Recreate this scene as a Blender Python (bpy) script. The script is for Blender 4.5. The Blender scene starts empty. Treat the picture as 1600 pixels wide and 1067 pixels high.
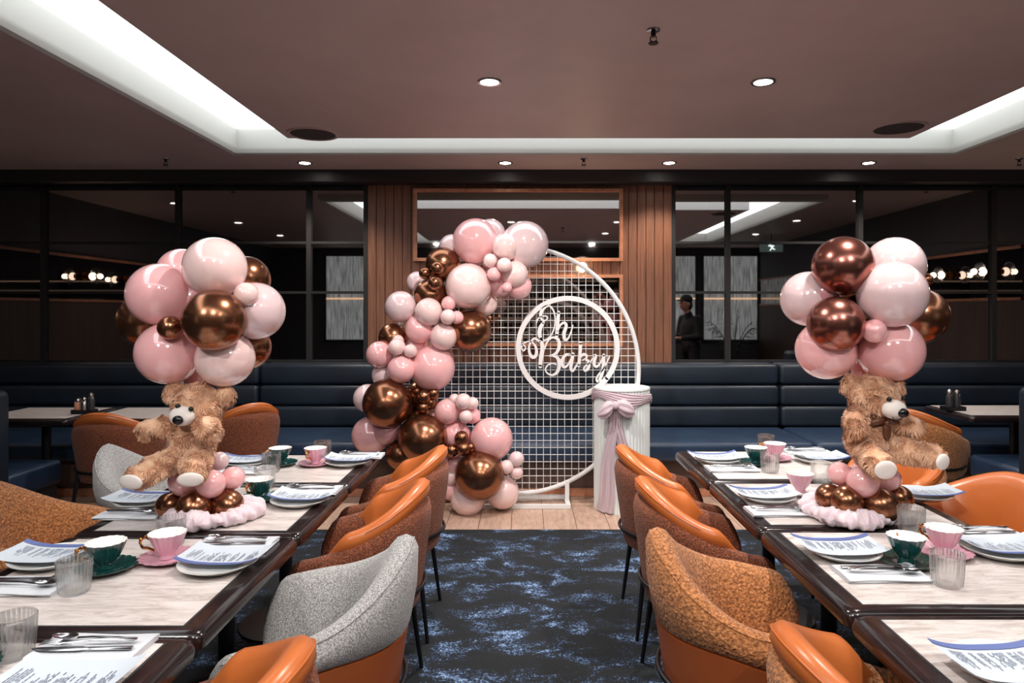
import bpy, bmesh, math, random
from math import sin, cos, pi, sqrt, radians
from mathutils import Vector, Matrix, noise
random.seed(7)
S = bpy.context.scene
C = S.collection
F, VX, VY, CH = 1067.0, 820.0, 485.0, 1.5      # focal length (px of 1600), vanishing point, eye height

# ------------------------------------------------------------------ camera, world, exposure
cam_d = bpy.data.cameras.new('camera'); cam = bpy.data.objects.new('camera', cam_d); C.objects.link(cam)
cam.location = (0, 0, CH); cam.rotation_euler = (pi/2, 0, 0)
cam_d.sensor_width = 36; cam_d.lens = F/1600*36
cam_d.shift_x = -20/1600; cam_d.shift_y = -48.5/1600
cam_d.clip_start = 0.02
S.camera = cam
w = bpy.data.worlds.new('world'); S.world = w; w.use_nodes = True
w.node_tree.nodes['Background'].inputs[0].default_value = (0.5, 0.55, 0.6, 1)
w.node_tree.nodes['Background'].inputs[1].default_value = 0.02
S.view_settings.view_transform = 'Standard'; S.view_settings.look = 'None'
S.view_settings.gamma = 1; S.view_settings.use_curve_mapping = False
S.view_settings.exposure = 1.0
S.cycles.use_denoising = True
S.cycles.max_bounces = 14
S.cycles.transparent_max_bounces = 24
S.cycles.sample_clamp_indirect = 4
COVE = 1.5          # radiance of the cove light panels
SPOT_T = 42         # ceiling-panel downlights
SPOT_W = 34         # wall washing downlights
SPOT_FILL = 48         # added fill downlights behind the camera, tilted to the tables
SPOT_S = 7          # side downlights

# ------------------------------------------------------------------ helpers
def P(px, py, Y): return Vector(((px-VX)/F*Y, Y, CH-(py-VY)/F*Y))
def T(px, py, z=0.75):
    Y = F*(CH-z)/(py-VY); return ((px-VX)/F*Y, Y)
def lin(c):
    if isinstance(c, str):
        c = [int(c[i:i+2], 16)/255 for i in (0, 2, 4)]
    return tuple(x/12.92 if x <= .04045 else ((x+.055)/1.055)**2.4 for x in c)

class MB:
    def __init__(s): s.v = []; s.f = []
    def add(s, v, f):
        o = len(s.v); s.v += [tuple(p) for p in v]; s.f += [tuple(i+o for i in q) for q in f]; return s
    def box(s, x0, x1, y0, y1, z0, z1):
        return s.add([(x0,y0,z0),(x1,y0,z0),(x1,y1,z0),(x0,y1,z0),(x0,y0,z1),(x1,y0,z1),(x1,y1,z1),(x0,y1,z1)],
            [(3,2,1,0),(4,5,6,7),(0,1,5,4),(1,2,6,5),(2,3,7,6),(3,0,4,7)])
    def lathe(s, prof, n=32, c=(0,0,0), rib=None, nrib=0, closed=False, axis='Z', capped=True):
        # prof: list of (r, z); rib(i)-> amplitude of the flutes
        v = []; f = []
        for i, (r, z) in enumerate(prof):
            a = rib[i] if rib else 0
            for k in range(n):
                t = 2*pi*k/n
                rr = r*(1+a*cos(nrib*t)) if a else r
                p = (rr*cos(t), rr*sin(t), z)
                if axis == 'Y': p = (p[0], p[2], p[1])
                v.append((p[0]+c[0], p[1]+c[1], p[2]+c[2]))
        m = len(prof)
        for i in range(m-1 if not closed else m):
            j = (i+1) % m
            for k in range(n):
                l = (k+1) % n
                q = (i*n+k, i*n+l, j*n+l, j*n+k)
                f.append(q if axis == 'Z' else q[::-1])
        if not closed and capped:
            if prof[0][0] > 1e-6: f.append(tuple(range(n))[::-1])
            if prof[-1][0] > 1e-6: f.append(tuple((m-1)*n+k for k in range(n)))
        return s.add(v, f)
    def tube(s, pts, rad, n=8, closed=False, flat=1.0, up=(0,0,1)):
        pts = [Vector(p) for p in pts]; m = len(pts)
        if not isinstance(rad, (list, tuple)): rad = [rad]*m
        v = []; f = []
        for i, p in enumerate(pts):
            a = pts[(i-1) % m] if (closed or i > 0) else p
            b = pts[(i+1) % m] if (closed or i < m-1) else p
            t = (b-a).normalized() if (b-a).length > 1e-9 else Vector((0,0,1))
            u = Vector(up)
            if abs(t.dot(u)) > .95: u = Vector((1,0,0)) if abs(t.x) < .9 else Vector((0,1,0))
            x = t.cross(u).normalized(); y = x.cross(t)
            for k in range(n):
                g = 2*pi*k/n
                v.append(p + rad[i]*(cos(g)*x + flat*sin(g)*y))
        for i in range(m if closed else m-1):
            j = (i+1) % m
            for k in range(n):
                l = (k+1) % n; f.append((i*n+k, i*n+l, j*n+l, j*n+k))
        if not closed:
            f.append(tuple(range(n))[::-1]); f.append(tuple((m-1)*n+k for k in range(n)))
        return s.add(v, f)
    def ell(s, c, r, n=16, m=10, M=None):
        if not isinstance(r, (tuple, list)): r = (r, r, r)
        v = [Vector((0,0,-1))]; f = []
        for i in range(1, m):
            a = -pi/2+pi*i/m
            for k in range(n):
                t = 2*pi*k/n; v.append(Vector((cos(a)*cos(t), cos(a)*sin(t), sin(a))))
        v.append(Vector((0,0,1)))
        for k in range(n):
            f.append((0, 1+(k+1) % n, 1+k))
            for i in range(m-2):
                a = 1+i*n; f.append((a+k, a+(k+1) % n, a+n+(k+1) % n, a+n+k))
            f.append((1+(m-2)*n+k, 1+(m-2)*n+(k+1) % n, len(v)-1))
        q = []
        for p in v:
            p = Vector((p.x*r[0], p.y*r[1], p.z*r[2]))
            if M: p = M @ p
            q.append(p+Vector(c))
        return s.add(q, f)
    def grid(s, fn, nu, nv, thick=0):
        v = [fn(i/nu, j/nv) for j in range(nv+1) for i in range(nu+1)]
        f = [(j*(nu+1)+i, j*(nu+1)+i+1, (j+1)*(nu+1)+i+1, (j+1)*(nu+1)+i) for j in range(nv) for i in range(nu)]
        return s.add(v, f)
    def prism(s, poly, z0, z1):
        n = len(poly)
        v = [(x, y, z0) for x, y in poly]+[(x, y, z1) for x, y in poly]
        return s.add(v, [tuple(range(n))[::-1], tuple(range(n, 2*n))]+[(i, (i+1) % n, n+(i+1) % n, n+i) for i in range(n)])
    def loft(s, rows, caps=True, closed_u=True):
        n = len(rows[0]); v = [p for r in rows for p in r]; f = []
        for i in range(len(rows)-1):
            for k in range(n if closed_u else n-1):
                l = (k+1) % n; f.append((i*n+k, i*n+l, (i+1)*n+l, (i+1)*n+k))
        if caps and closed_u:
            f.append(tuple(range(n))[::-1]); f.append(tuple((len(rows)-1)*n+k for k in range(n)))
        return s.add(v, f)
    def mesh(s, name, mat=None, smooth=True, bevel=0, seg=2, angle=40, fixn=False):
        me = bpy.data.meshes.new(name); me.from_pydata(s.v, [], s.f); me.update()
        if bevel or fixn:
            b = bmesh.new(); b.from_mesh(me)
            if fixn: bmesh.ops.recalc_face_normals(b, faces=b.faces)
            if bevel:
                es = [e for e in b.edges if len(e.link_faces) == 2 and e.calc_face_angle(0) > radians(30)]
                bmesh.ops.bevel(b, geom=es, offset=bevel, segments=seg, affect='EDGES', profile=.5, clamp_overlap=True)
            b.to_mesh(me); b.free()
        if mat: me.materials.append(mat)
        if smooth:
            me.polygons.foreach_set('use_smooth', [True]*len(me.polygons))
            try: me.set_sharp_from_angle(angle=radians(angle))
            except Exception: pass
        return me

def link(name, data, parent=None, loc=(0,0,0), rot=(0,0,0), scale=(1,1,1)):
    o = bpy.data.objects.new(name, data); C.objects.link(o)
    if parent: o.parent = parent
    o.location = loc; o.rotation_euler = rot; o.scale = scale
    return o
def obj(name, mb, mat, parent=None, loc=(0,0,0), rot=(0,0,0), **k):
    return link(name, mb.mesh(name, mat, **k), parent, loc, rot)
def tag(o, label, cat, group=None):
    o['label'] = label; o['category'] = cat
    if group: o['group'] = group
    return o
def thing(name, label, cat, loc=(0,0,0), rotz=0, group=None):
    return tag(link(name, None, None, loc, (0,0,rotz)), label, cat, group)
def struct(o): o['kind'] = 'structure'; return o
def kids(o): return [c for c in C.objects if c.parent == o]
def dup(o, parent=None, loc=None, rotz=None, label=None, tree=None):
    c = o.copy(); C.objects.link(c)
    if parent: c.parent = parent
    if loc is not None: c.location = loc
    if rotz is not None: c.rotation_euler = (0, 0, rotz)
    if label: c['label'] = label
    for k in o.children: dup(k, c)
    return c

# ------------------------------------------------------------------ materials
def mat(name, col, rough=.5, metal=0, **k):
    m = bpy.data.materials.new(name); m.use_nodes = True
    nt = m.node_tree; b = nt.nodes['Principled BSDF']
    b.inputs['Base Color'].default_value = (*lin(col), 1)
    b.inputs['Roughness'].default_value = rough; b.inputs['Metallic'].default_value = metal
    for key, v in k.get('inp', {}).items(): b.inputs[key].default_value = v
    N = nt.nodes.new; L = nt.links.new
    co = N('ShaderNodeTexCoord').outputs['Object']
    if k.get('map'):
        mp = N('ShaderNodeMapping'); mp.inputs['Scale'].default_value = k['map']; L(co, mp.inputs[0]); co = mp.outputs[0]
    if k.get('rnd'):
        va = N('ShaderNodeVectorMath'); va.operation = 'ADD'; oi = N('ShaderNodeObjectInfo'); sc2 = N('ShaderNodeVectorMath'); sc2.operation = 'SCALE'; sc2.inputs[0].default_value = (37, 53, 29)
        L(oi.outputs['Random'], sc2.inputs['Scale']); L(co, va.inputs[0]); L(sc2.outputs[0], va.inputs[1]); co = va.outputs[0]
    if k.get('col2'):
        n = N('ShaderNodeTexNoise'); n.inputs['Scale'].default_value = k.get('scale', 5); n.inputs['Detail'].default_value = k.get('detail', 6)
        n.inputs['Roughness'].default_value = k.get('nrough', .6); n.inputs['Distortion'].default_value = k.get('dist', 0)
        L(co, n.inputs['Vector'])
        r = N('ShaderNodeValToRGB'); e = r.color_ramp.elements
        e[0].position, e[1].position = k.get('ramp', (.35, .65))
        e[0].color = (*lin(col), 1); e[1].color = (*lin(k['col2']), 1)
        if k.get('col3'):
            q = e.new(k.get('p3', .8)); q.color = (*lin(k['col3']), 1)
        L(n.outputs['Fac'], r.inputs[0]); L(r.outputs[0], b.inputs['Base Color'])
        if k.get('emit'): L(r.outputs[0], b.inputs['Emission Color'])
    if k.get('bump'):
        if k.get('btype') == 'voronoi':
            n = N('ShaderNodeTexVoronoi'); n.inputs['Scale'].default_value = k.get('bscale', 80); out = n.outputs['Distance']
        elif k.get('btype') == 'wave':
            n = N('ShaderNodeTexWave'); n.inputs['Scale'].default_value = k.get('bscale', 80); out = n.outputs['Fac']
        else:
            n = N('ShaderNodeTexNoise'); n.inputs['Scale'].default_value = k.get('bscale', 80); n.inputs['Detail'].default_value = 3; out = n.outputs['Fac']
        L(co, n.inputs['Vector'])
        u = N('ShaderNodeBump'); u.inputs['Strength'].default_value = k['bump']; u.inputs['Distance'].default_value = k.get('bdist', .004)
        L(out, u.inputs['Height']); L(u.outputs[0], b.inputs['Normal'])
    if k.get('emit'):
        b.inputs['Emission Strength'].default_value = k['emit'][1]
        if not b.inputs['Emission Color'].is_linked: b.inputs['Emission Color'].default_value = (*lin(k['emit'][0]), 1)
    return m
M_black = mat('black_paint', '28282b', .45)
M_bar = mat('black_frame', '1c1c1e', .75)
M_blackmetal = mat('black_metal', '16161a', .35, .3)
M_dark = mat('dark_wall', '56565c', .7, col2='505056', scale=3)
M_brown = mat('brown_panel', '5a463e', .55, map=(1, 1, .1), col2='4c3a34', scale=12)
M_ceil = mat('mauve_ceiling', 'ccb6b2', .5, col2='c4aeaa', scale=2)
M_white = mat('white_paint', 'e4e6e4', .5)
M_cove = mat('cove_light', 'ffffff', .5, emit=('f6fbff', COVE))
M_lens = mat('lamp_lens', 'ffffff', .4, emit=('fff6ec', 14))
M_chrome = mat('brushed_chrome', 'b8b8b8', .25, 1)
M_mirror = mat('smoked_mirror', 'aaa6a5', .02, 1)
M_mirror2 = mat('antique_mirror', '8a8482', .03, 1)
M_copper = mat('copper_wood', 'c88c6c', .4, .1, map=(1,1,1), col2='ac7254', scale=18)
M_board = mat('walnut_board', '6c4634', .42, map=(30, 30, 1.2), rnd=1, col2='8a5e48', scale=2.2, detail=8, bump=.08, bscale=30)
M_plank = mat('oak_plank', 'c8aa96', .42, map=(14, 1.2, 14), rnd=1, col2='ae8e7c', scale=3, detail=8, dist=.6, bump=.05, bscale=20)
M_frame = mat('dark_wood_edge', '1e1718', .16, map=(1, 1, 1), col2='281d1d', scale=20)
M_wood = mat('grey_travertine_top', 'aca09a', .28, map=(2.2, 10, 2), col2='d4ccc8', scale=3.4, detail=10, dist=1.2, nrough=.7, ramp=(.34, .54), col3='e6e0dc', p3=.75)
M_navy = mat('navy_leather', '1c242e', .4, col2='212c39', scale=4, bump=.06, bscale=90)
M_navy2 = mat('blue_leather', '1e3048', .42, col2='263a52', scale=4, bump=.06, bscale=90)
M_rust = mat('rust_boucle', '5a2c1a', .85, col2='a45c38', scale=170, detail=2, ramp=(.4, .7), bump=1, bscale=190, bdist=.006, inp={'Sheen Weight': .08})
M_amber = mat('amber_boucle', '88522a', .9, col2='d08a52', scale=120, detail=2, ramp=(.36, .66), bump=1, bscale=105, bdist=.012, inp={'Sheen Weight': .15})
M_tweed = mat('grey_tweed', '7a7878', .9, col2='bebebc', scale=260, detail=2, ramp=(.4, .62), bump=.7, bscale=260, bdist=.003, inp={'Sheen Weight': .3})
M_leather = mat('orange_leather', 'b8622e', .32, col2='c06a34', scale=6, bump=.05, bscale=160)
M_leatherdk = mat('rust_leather', 'a4542a', .36, col2='ac5c30', scale=6, bump=.05, bscale=160)
M_brownfab = mat('brown_seat_fabric', '5a3226', .9, col2='7a4632', scale=180, bump=.8, bscale=180)
M_porc = mat('white_porcelain', 'eceae8', .12)
M_plate = mat('grey_green_stoneware', 'dadcda', .2)
M_linen = mat('white_linen', 'ccd0d6', .8, bump=.12, bscale=300, bdist=.002)
M_paper = mat('menu_paper', 'c6d0da', .6)
M_ink = mat('menu_ink', '48506a', .6)
M_band = mat('menu_blue_band', '5c6ca4', .55)
M_steel = mat('polished_steel', 'b4b4b6', .16, 1)
M_green = mat('teal_glaze', '12403e', .1, inp={'Coat Weight': .6})
M_pinkcup = mat('pink_glaze', 'd8a4b4', .12, inp={'Coat Weight': .5})
M_gold = mat('gold', 'd08c50', .18, 1)
def glass_mat(f=.42):
    m = bpy.data.materials.new('clear_glass'); m.use_nodes = True; nt = m.node_tree; nt.nodes.clear(); N = nt.nodes.new; L = nt.links.new
    o = N('ShaderNodeOutputMaterial'); mx = N('ShaderNodeMixShader'); t = N('ShaderNodeBsdfTransparent'); g_ = N('ShaderNodeBsdfGlass')
    t.inputs[0].default_value = (.97, .98, .98, 1); g_.inputs['Roughness'].default_value = .02; g_.inputs['IOR'].default_value = 1.38
    mx.inputs[0].default_value = f
    L(t.outputs[0], mx.inputs[1]); L(g_.outputs[0], mx.inputs[2]); L(mx.outputs[0], o.inputs[0])
    return m
M_glass = glass_mat()
M_grid = mat('white_wire', 'dcdcdc', .5)
M_sign = mat('white_sign_board', 'e0dcdc', .5)
M_plinth = mat('white_plinth', 'dde3e2', .5)
M_sash = mat('mauve_gauze', 'c4b0b8', .8, bump=.25, bscale=60, inp={'Sheen Weight': .3})
M_tulle = mat('pink_tulle', 'dccad2', .7, bump=.5, bscale=45, bdist=.01, inp={'Transmission Weight': .0, 'Sheen Weight': .4, 'Subsurface Weight': .2})
M_fur = mat('tan_fur', 'c48c68', .8, col2='eec4a2', scale=26, detail=3, inp={'Sheen Weight': .3})
M_felt = mat('white_plush', 'e8e0da', .85)
M_nose = mat('black_nose', '151314', .25)
M_bow = mat('brown_satin', '5a3420', .35)
M_skin = mat('skin', 'c08c74', .5)
M_cloth = mat('black_clothes', '1a1a1c', .8)
M_leaf = mat('palm_leaf', '2c4030', .5)
M_reed = mat('reeded_glass', 'c0c4c4', .25, map=(40, 1, 2.5), col2='4a5254', scale=1.0, detail=4, ramp=(.3, .7), emit=('c8d0d0', .5), bump=.6, bscale=2, btype='wave')
def latex(name, c, c2=None):
    return mat(name, c, .13, inp={'Subsurface Weight': .2, 'Subsurface Radius': (.05, .02, .02), 'Subsurface Scale': .4, 'Specular IOR Level': .7, 'Coat Weight': 1.0, 'Coat Roughness': .04, 'Coat IOR': 1.6})
BM = {'p': latex('pink_latex', 'f4babc'), 'l': latex('blush_latex', 'f2d2d0'), 'w': latex('pearl_white_latex', 'e4cacd'),
      'd': latex('dusty_pink_latex', 'd0969c'),
      'b': mat('bronze_chrome_latex', '96664c', .24, .95), 'r': mat('rose_gold_latex', 'a0685c', .24, .95)}
BNAME = {'p': 'pink', 'l': 'pale blush', 'w': 'pearl white', 'd': 'dusty pink', 'b': 'bronze', 'r': 'rose gold'}

# carpet: navy with worn pale blue patches
def carpet_mat():
    m = bpy.data.materials.new('navy_carpet'); m.use_nodes = True
    nt = m.node_tree; b = nt.nodes['Principled BSDF']; N = nt.nodes.new; L = nt.links.new
    co = N('ShaderNodeTexCoord').outputs['Object']
    a = N('ShaderNodeTexNoise'); a.inputs['Scale'].default_value = 4.2; a.inputs['Detail'].default_value = 8; a.inputs['Roughness'].default_value = .68; a.inputs['Distortion'].default_value = .5
    mp = N('ShaderNodeMapping'); mp.inputs['Scale'].default_value = (1, 1.6, 1); L(co, mp.inputs[0]); L(mp.outputs[0], a.inputs['Vector'])
    n = N('ShaderNodeTexNoise'); n.inputs['Scale'].default_value = 130; n.inputs['Detail'].default_value = 3; L(co, n.inputs['Vector'])
    mx = N('ShaderNodeMath'); mx.operation = 'MULTIPLY_ADD'; L(n.outputs['Fac'], mx.inputs[0]); mx.inputs[1].default_value = .55; L(a.outputs['Fac'], mx.inputs[2])
    r = N('ShaderNodeValToRGB'); e = r.color_ramp.elements
    e[0].position = .795; e[0].color = (*lin('0e1317'), 1); e[1].position = 1.0; e[1].color = (*lin('88a6d0'), 1)
    q = e.new(.86); q.color = (*lin('1c2e48'), 1)
    L(mx.outputs[0], r.inputs[0]); L(r.outputs[0], b.inputs['Base Color']); b.inputs['Roughness'].default_value = .95
    u = N('ShaderNodeBump'); u.inputs['Strength'].default_value = .6; u.inputs['Distance'].default_value = .006
    L(n.outputs['Fac'], u.inputs['Height']); L(u.outputs[0], b.inputs['Normal'])
    return m
M_carpet = carpet_mat()

# ------------------------------------------------------------------ room shell
XL, XR, YB, YW, HC = -5.2, 4.85, -1.2, 6.5, 2.79
struct(obj('floor', MB().box(XL, XR, YB, YW, -.1, 0), M_black, smooth=False))
carpet = struct(obj('floor_carpet', MB().box(XL, XR, YB, 4.64, 0, .012), M_carpet, smooth=False))
pw = .226
strip = struct(link('floor_planks', None))
k = 0; x = -1.5*pw - 20*pw + .02
pm = MB().box(0, pw-.003, 0, .95, 0, .010).mesh('plank', M_plank, smooth=False, bevel=.0015, seg=1)
pm2 = MB().box(0, pw-.003, 0, .95, 0, .010).mesh('plank', M_plank, smooth=False, bevel=.0015, seg=1)
while x < XR-.2:
    if x > XL:
        for yy, ln in ((4.645, .38), (5.028, .55)) if k % 2 else ((4.645, .55), (5.198, .38)):
            o = link('plank', pm, strip, (x, yy, .0), scale=(1, ln/.95, 1))
    x += pw; k += 1
# pieces of wood take their grain from object space; shift it per plank by material offset is not needed

def hole_slab(x0, x1, y0, y1, hx0, hx1, hy0, hy1, z0, z1):
    m = MB()
    m.box(x0, hx0, y0, y1, z0, z1); m.box(hx1, x1, y0, y1, z0, z1)
    m.box(hx0, hx1, y0, hy0, z0, z1); m.box(hx0, hx1, hy1, y1, z0, z1)
    return m
RX0, RX1, RY0, RY1 = -2.23, 3.31, .5, 5.28         # recess of the light cove
PX0, PX1, PY0, PY1 = -1.65, 2.68, 1.0, 4.76        # floating ceiling panel
ceil = struct(obj('ceiling', hole_slab(XL, XR, YB, YW, RX0, RX1, RY0, RY1, HC, HC+.18), M_ceil, smooth=False))
lip = MB()
prof = [(-.006, .14), (-.006, -.03), (.0, -.05), (.012, -.07), (.035, -.08), (.055, -.07), (.065, -.045), (.068, .0)]  # (outward, dz)
rows = []
for cx, cy, sx, sy in ((RX0, RY0, -1, -1), (RX1, RY0, 1, -1), (RX1, RY1, 1, 1), (RX0, RY1, -1, 1)):
    rows.append([(cx+sx*o-.0*sx, cy+sy*o, HC+dz) for o, dz in prof])
n = len(prof)
v = [p for r in rows for p in r]; f = []
for i in range(4):
    for q in range(n-1): f.append((i*n+q, i*n+q+1, ((i+1) % 4)*n+q+1, ((i+1) % 4)*n+q))
lip.add(v, f)
struct(obj('trim_1', lip, mat('cove_paint', 'b6b6b0', .6), angle=30))
struct(obj('ceiling_panel', MB().box(PX0, PX1, PY0, PY1, 2.70, 2.80), M_ceil, smooth=False))
struct(obj('trim_2', hole_slab(PX0-.006, PX1+.006, PY0-.006, PY1+.006, PX0, PX1, PY0, PY1, 2.703, 2.80), M_white, smooth=False))
struct(obj('ceiling_recess', MB().box(RX0-.05, RX1+.05, RY0-.05, RY1+.05, 2.93, 2.97), M_white, smooth=False))
cove = thing('cove_light', 'continuous white light strip glowing inside the rectangular ceiling recess', 'ceiling light', (0, 0, 2.90))
for b in ((RX0+.01, PX0-.0, RY0+.01, RY1-.01), (PX1+.0, RX1-.01, RY0+.01, RY1-.01), (PX0, PX1, RY0+.01, PY0), (PX0, PX1, PY1, RY1-.01)):
    obj('light_strip', MB().box(*b, 0, .02), M_cove, cove, smooth=False)
struct(obj('wall_left', MB().box(XL-.1, XL, YB, YW, 0, HC+.1), M_dark, smooth=False))
struct(obj('wall_right', MB().box(XR, XR+.1, YB, YW, 0, HC+.1), M_dark, smooth=False))
struct(obj('wall_back', MB().box(XL-.1, XR+.1, YW, YW+.1, 0, HC+.1), M_dark, smooth=False))
struct(obj('wall_front', MB().box(XL-.1, XR+.1, YB-.1, YB, 0, HC+.1), M_dark, smooth=False))
struct(obj('trim_3', MB().box(XL, XR, 6.25, YW, 2.68, HC), M_black, smooth=False))
for sx, X in ((1, XL), (-1, XR)):
    nm = 'left' if sx > 0 else 'right'
    struct(obj('trim_4' if sx > 0 else 'trim_5', MB().box(*sorted((X, X+sx*.02)), YB, 6.4, .0, 1.6), M_brown, smooth=False))
    wm = thing('wall_mirror', 'copper framed band mirror along the %s side wall behind the sconces' % nm, 'mirror', (X, 0, 0))
    obj('mirror_pane', MB().box(*sorted((0, sx*.012)), YB+.1, 6.3, 1.63, 2.11), M_mirror, wm, smooth=False)
    obj('frame', MB().box(*sorted((0, sx*.03)), YB+.1, 6.3, 2.11, 2.14), M_copper, wm, smooth=False)
    obj('frame', MB().box(*sorted((0, sx*.03)), YB+.1, 6.3, 1.60, 1.63), M_copper, wm, smooth=False)
# panelled centre of the back wall
bw = .082; panel = struct(link('wall_panelling', None))
bm_ = MB().box(0, bw-.004, 0, .045, 1.0, 2.70).mesh('board', M_board, smooth=False, bevel=.003, seg=1)
x = -1.48
while x < 1.36:
    link('board', bm_, panel, (x, 6.44+random.uniform(-.0015, .0015), 0)); x += bw
# smoked mirror partitions either side
def mirror_partition(x0, x1, bars, rows_, label):
    t = thing('mirror_partition', label, 'mirror', (0, 6.47, 0))
    xs = [x0]+bars+[x1]
    for i in range(len(xs)-1):
        for j in range(len(rows_)-1):
            obj('mirror_pane', MB().box(xs[i]+.02, xs[i+1]-.02, .0, .02, rows_[j]+.01, rows_[j+1]-.01), M_mirror, t, smooth=False)
    for b in xs: obj('mullion', MB().box(b-.022, b+.022, -.03, .02, 1.0, 2.69), M_bar, t, smooth=False)
    for r_ in rows_: obj('glazing_bar', MB().box(x0, x1, -.022, .019, r_-.012, r_+.012), M_bar, t, smooth=False)
R_ = [1.02, 1.67, 2.14, 2.65]
mirror_partition(XL, -1.50, [-4.55, -3.28, -2.04], R_, 'black framed smoked mirror grid left of the timber panelling')
mirror_partition(1.40, XR, [1.92, 3.17, 4.43], R_, 'black framed smoked mirror grid right of the timber panelling')
def framed_mirror(px0, px1, py0, py1, label):
    a = P(px0, py0, 6.40); b = P(px1, py1, 6.40); wd = .03
    t = thing('framed_mirror', label, 'mirror', (0, 6.40, 0))
    obj('mirror_glass', MB().box(a.x+wd, b.x-wd, .012, .02, b.z+wd, a.z-wd), M_mirror if py0 < 350 else M_mirror2, t, smooth=False)
    for bx in ((a.x, b.x, a.z-wd, a.z), (a.x, b.x, b.z, b.z+wd), (a.x, a.x+wd, b.z+wd, a.z-wd), (b.x-wd, b.x, b.z+wd, a.z-wd)):
        obj('frame_bar', MB().box(bx[0], bx[1], -.02, .035, bx[2], bx[3]), M_copper, t, smooth=False)
framed_mirror(646, 973, 295, 408, 'long copper framed mirror high on the timber panelling')
framed_mirror(646, 973, 429, 541, 'copper framed mirror behind the white wire mesh backdrop')

# ------------------------------------------------------------------ ceiling fittings
ring_me = MB().lathe([(.048, -.004), (.062, -.006), (.066, 0), (.066, .004), (.048, .004)], 24, closed=True).mesh('trim_ring', M_chrome)
lens_me = MB().lathe([(0, -.001), (.048, -.001), (.048, .004), (0, .004)], 24).mesh('lens', M_lens)
def downlight(x, y, z, power, label, cone=110, col=(1, .86, .74), aim=None):
    t = thing('downlight', label, 'ceiling light', (x, y, z), 0, 'recessed ceiling downlights')
    link('trim_ring', ring_me, t, (0, 0, -.002)); link('lens', lens_me, t, (0, 0, -.003))
    ld = bpy.data.lights.new('downlight_lamp', 'SPOT'); ld.energy = power; ld.color = col
    ld.spot_size = radians(cone); ld.spot_blend = .6; ld.shadow_soft_size = .045
    l = link('lamp', ld, t, (0, 0, -.03))
    if aim: l.rotation_euler = aim
    return t
for i, x in enumerate((-1.92, -.17, 1.26, 3.0)):
    downlight(x, 5.96, HC, SPOT_W, '%s small round downlight counted from the left along the back wall ceiling edge' % ('first', 'second', 'third', 'fourth')[i], 120, (1, .86, .74))
for x, s_ in ((-.185, 'left'), (1.25, 'right')):
    for y, d_ in ((3.58, 'far'), (2.22, 'near')):
        downlight(x, y, 2.70, SPOT_T*(1.7 if y > 3 else 1), '%s %s round downlight in the raised ceiling panel' % (d_, s_), 125, (1, .93, .87), aim=(radians(16) if y > 3 else 0, 0, 0))
for x, s_ in ((-4.2, 'left'), (3.9, 'right')):
    for y, d_ in (((4.74, 'far'), (2.93, 'middle'), (1.22, 'near')) if x < 0 else ((4.93, 'far'), (3.15, 'middle'), (1.4, 'near'))):
        downlight(x, y, HC, SPOT_S, '%s round downlight over the %s side booths, outside the cove' % (d_, s_), 90, (1, .88, .78))
for x, s_ in ((-1.65, 'left'), (-.2, 'middle'), (1.25, 'right')):  # unseen lamps, added to light the balloons and bears from the front
    downlight(x, .08, HC, SPOT_FILL, '%s added fill light in the ceiling strip behind the camera' % s_, 110, (1, .94, .89), aim=(radians(38), 0, 0))
def speaker(px, py, label):
    p = (px-VX)/F, F*1.2/(VY-py)
    t = thing('ceiling_speaker', label, 'speaker', (p[0]*p[1], p[1], 2.70))
    obj('grille', MB().lathe([(0, -.004), (.145, -.006), (.15, 0), (0, 0)], 40), mat('speaker_grille', '3c3434', .7, bump=.6, bscale=400), t)
    obj('rim', MB().lathe([(.15, -.006), (.168, -.008), (.172, 0), (.15, 0)], 40, closed=True), M_ceil, t)
speaker(489, 209, 'round ceiling speaker grille near the far left panel corner')
speaker(1404, 200, 'round ceiling speaker grille near the far right panel corner')
def sprinkler(x, y, z, label, s=1.0):
    t = thing('fire_sprinkler', label, 'sprinkler', (x, y, z)); t.scale = (s, s, s)
    obj('rose', MB().lathe([(.03, 0), (.028, -.006), (.012, -.010), (.0, -.010)][::-1], 20), M_chrome, t)
    obj('body', MB().lathe([(0, -.03), (.01, -.03), (.012, -.012), (.008, -.0)], 12).tube([(-.012, 0, -.03), (-.014, 0, -.045), (0, 0, -.055)], .003, 6).tube([(.012, 0, -.03), (.014, 0, -.045), (0, 0, -.055)], .003, 6), M_blackmetal, t)
    obj('deflector', MB().lathe([(0, -.06), (.02, -.06), (.022, -.056), (0, -.055)], 16), M_blackmetal, t)
sprinkler(.55, 2.92, 2.70, 'fire sprinkler hanging from the raised ceiling panel')
sprinkler(-3.05, 5.80, HC, 'small fire sprinkler on the ceiling edge beyond the left cove corner')
sprinkler(.5, 5.80, HC, 'small fire sprinkler on the ceiling edge above the timber panelling')
sprinkler(4.2, 5.80, HC, 'small fire sprinkler at the far right ceiling edge')

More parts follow.
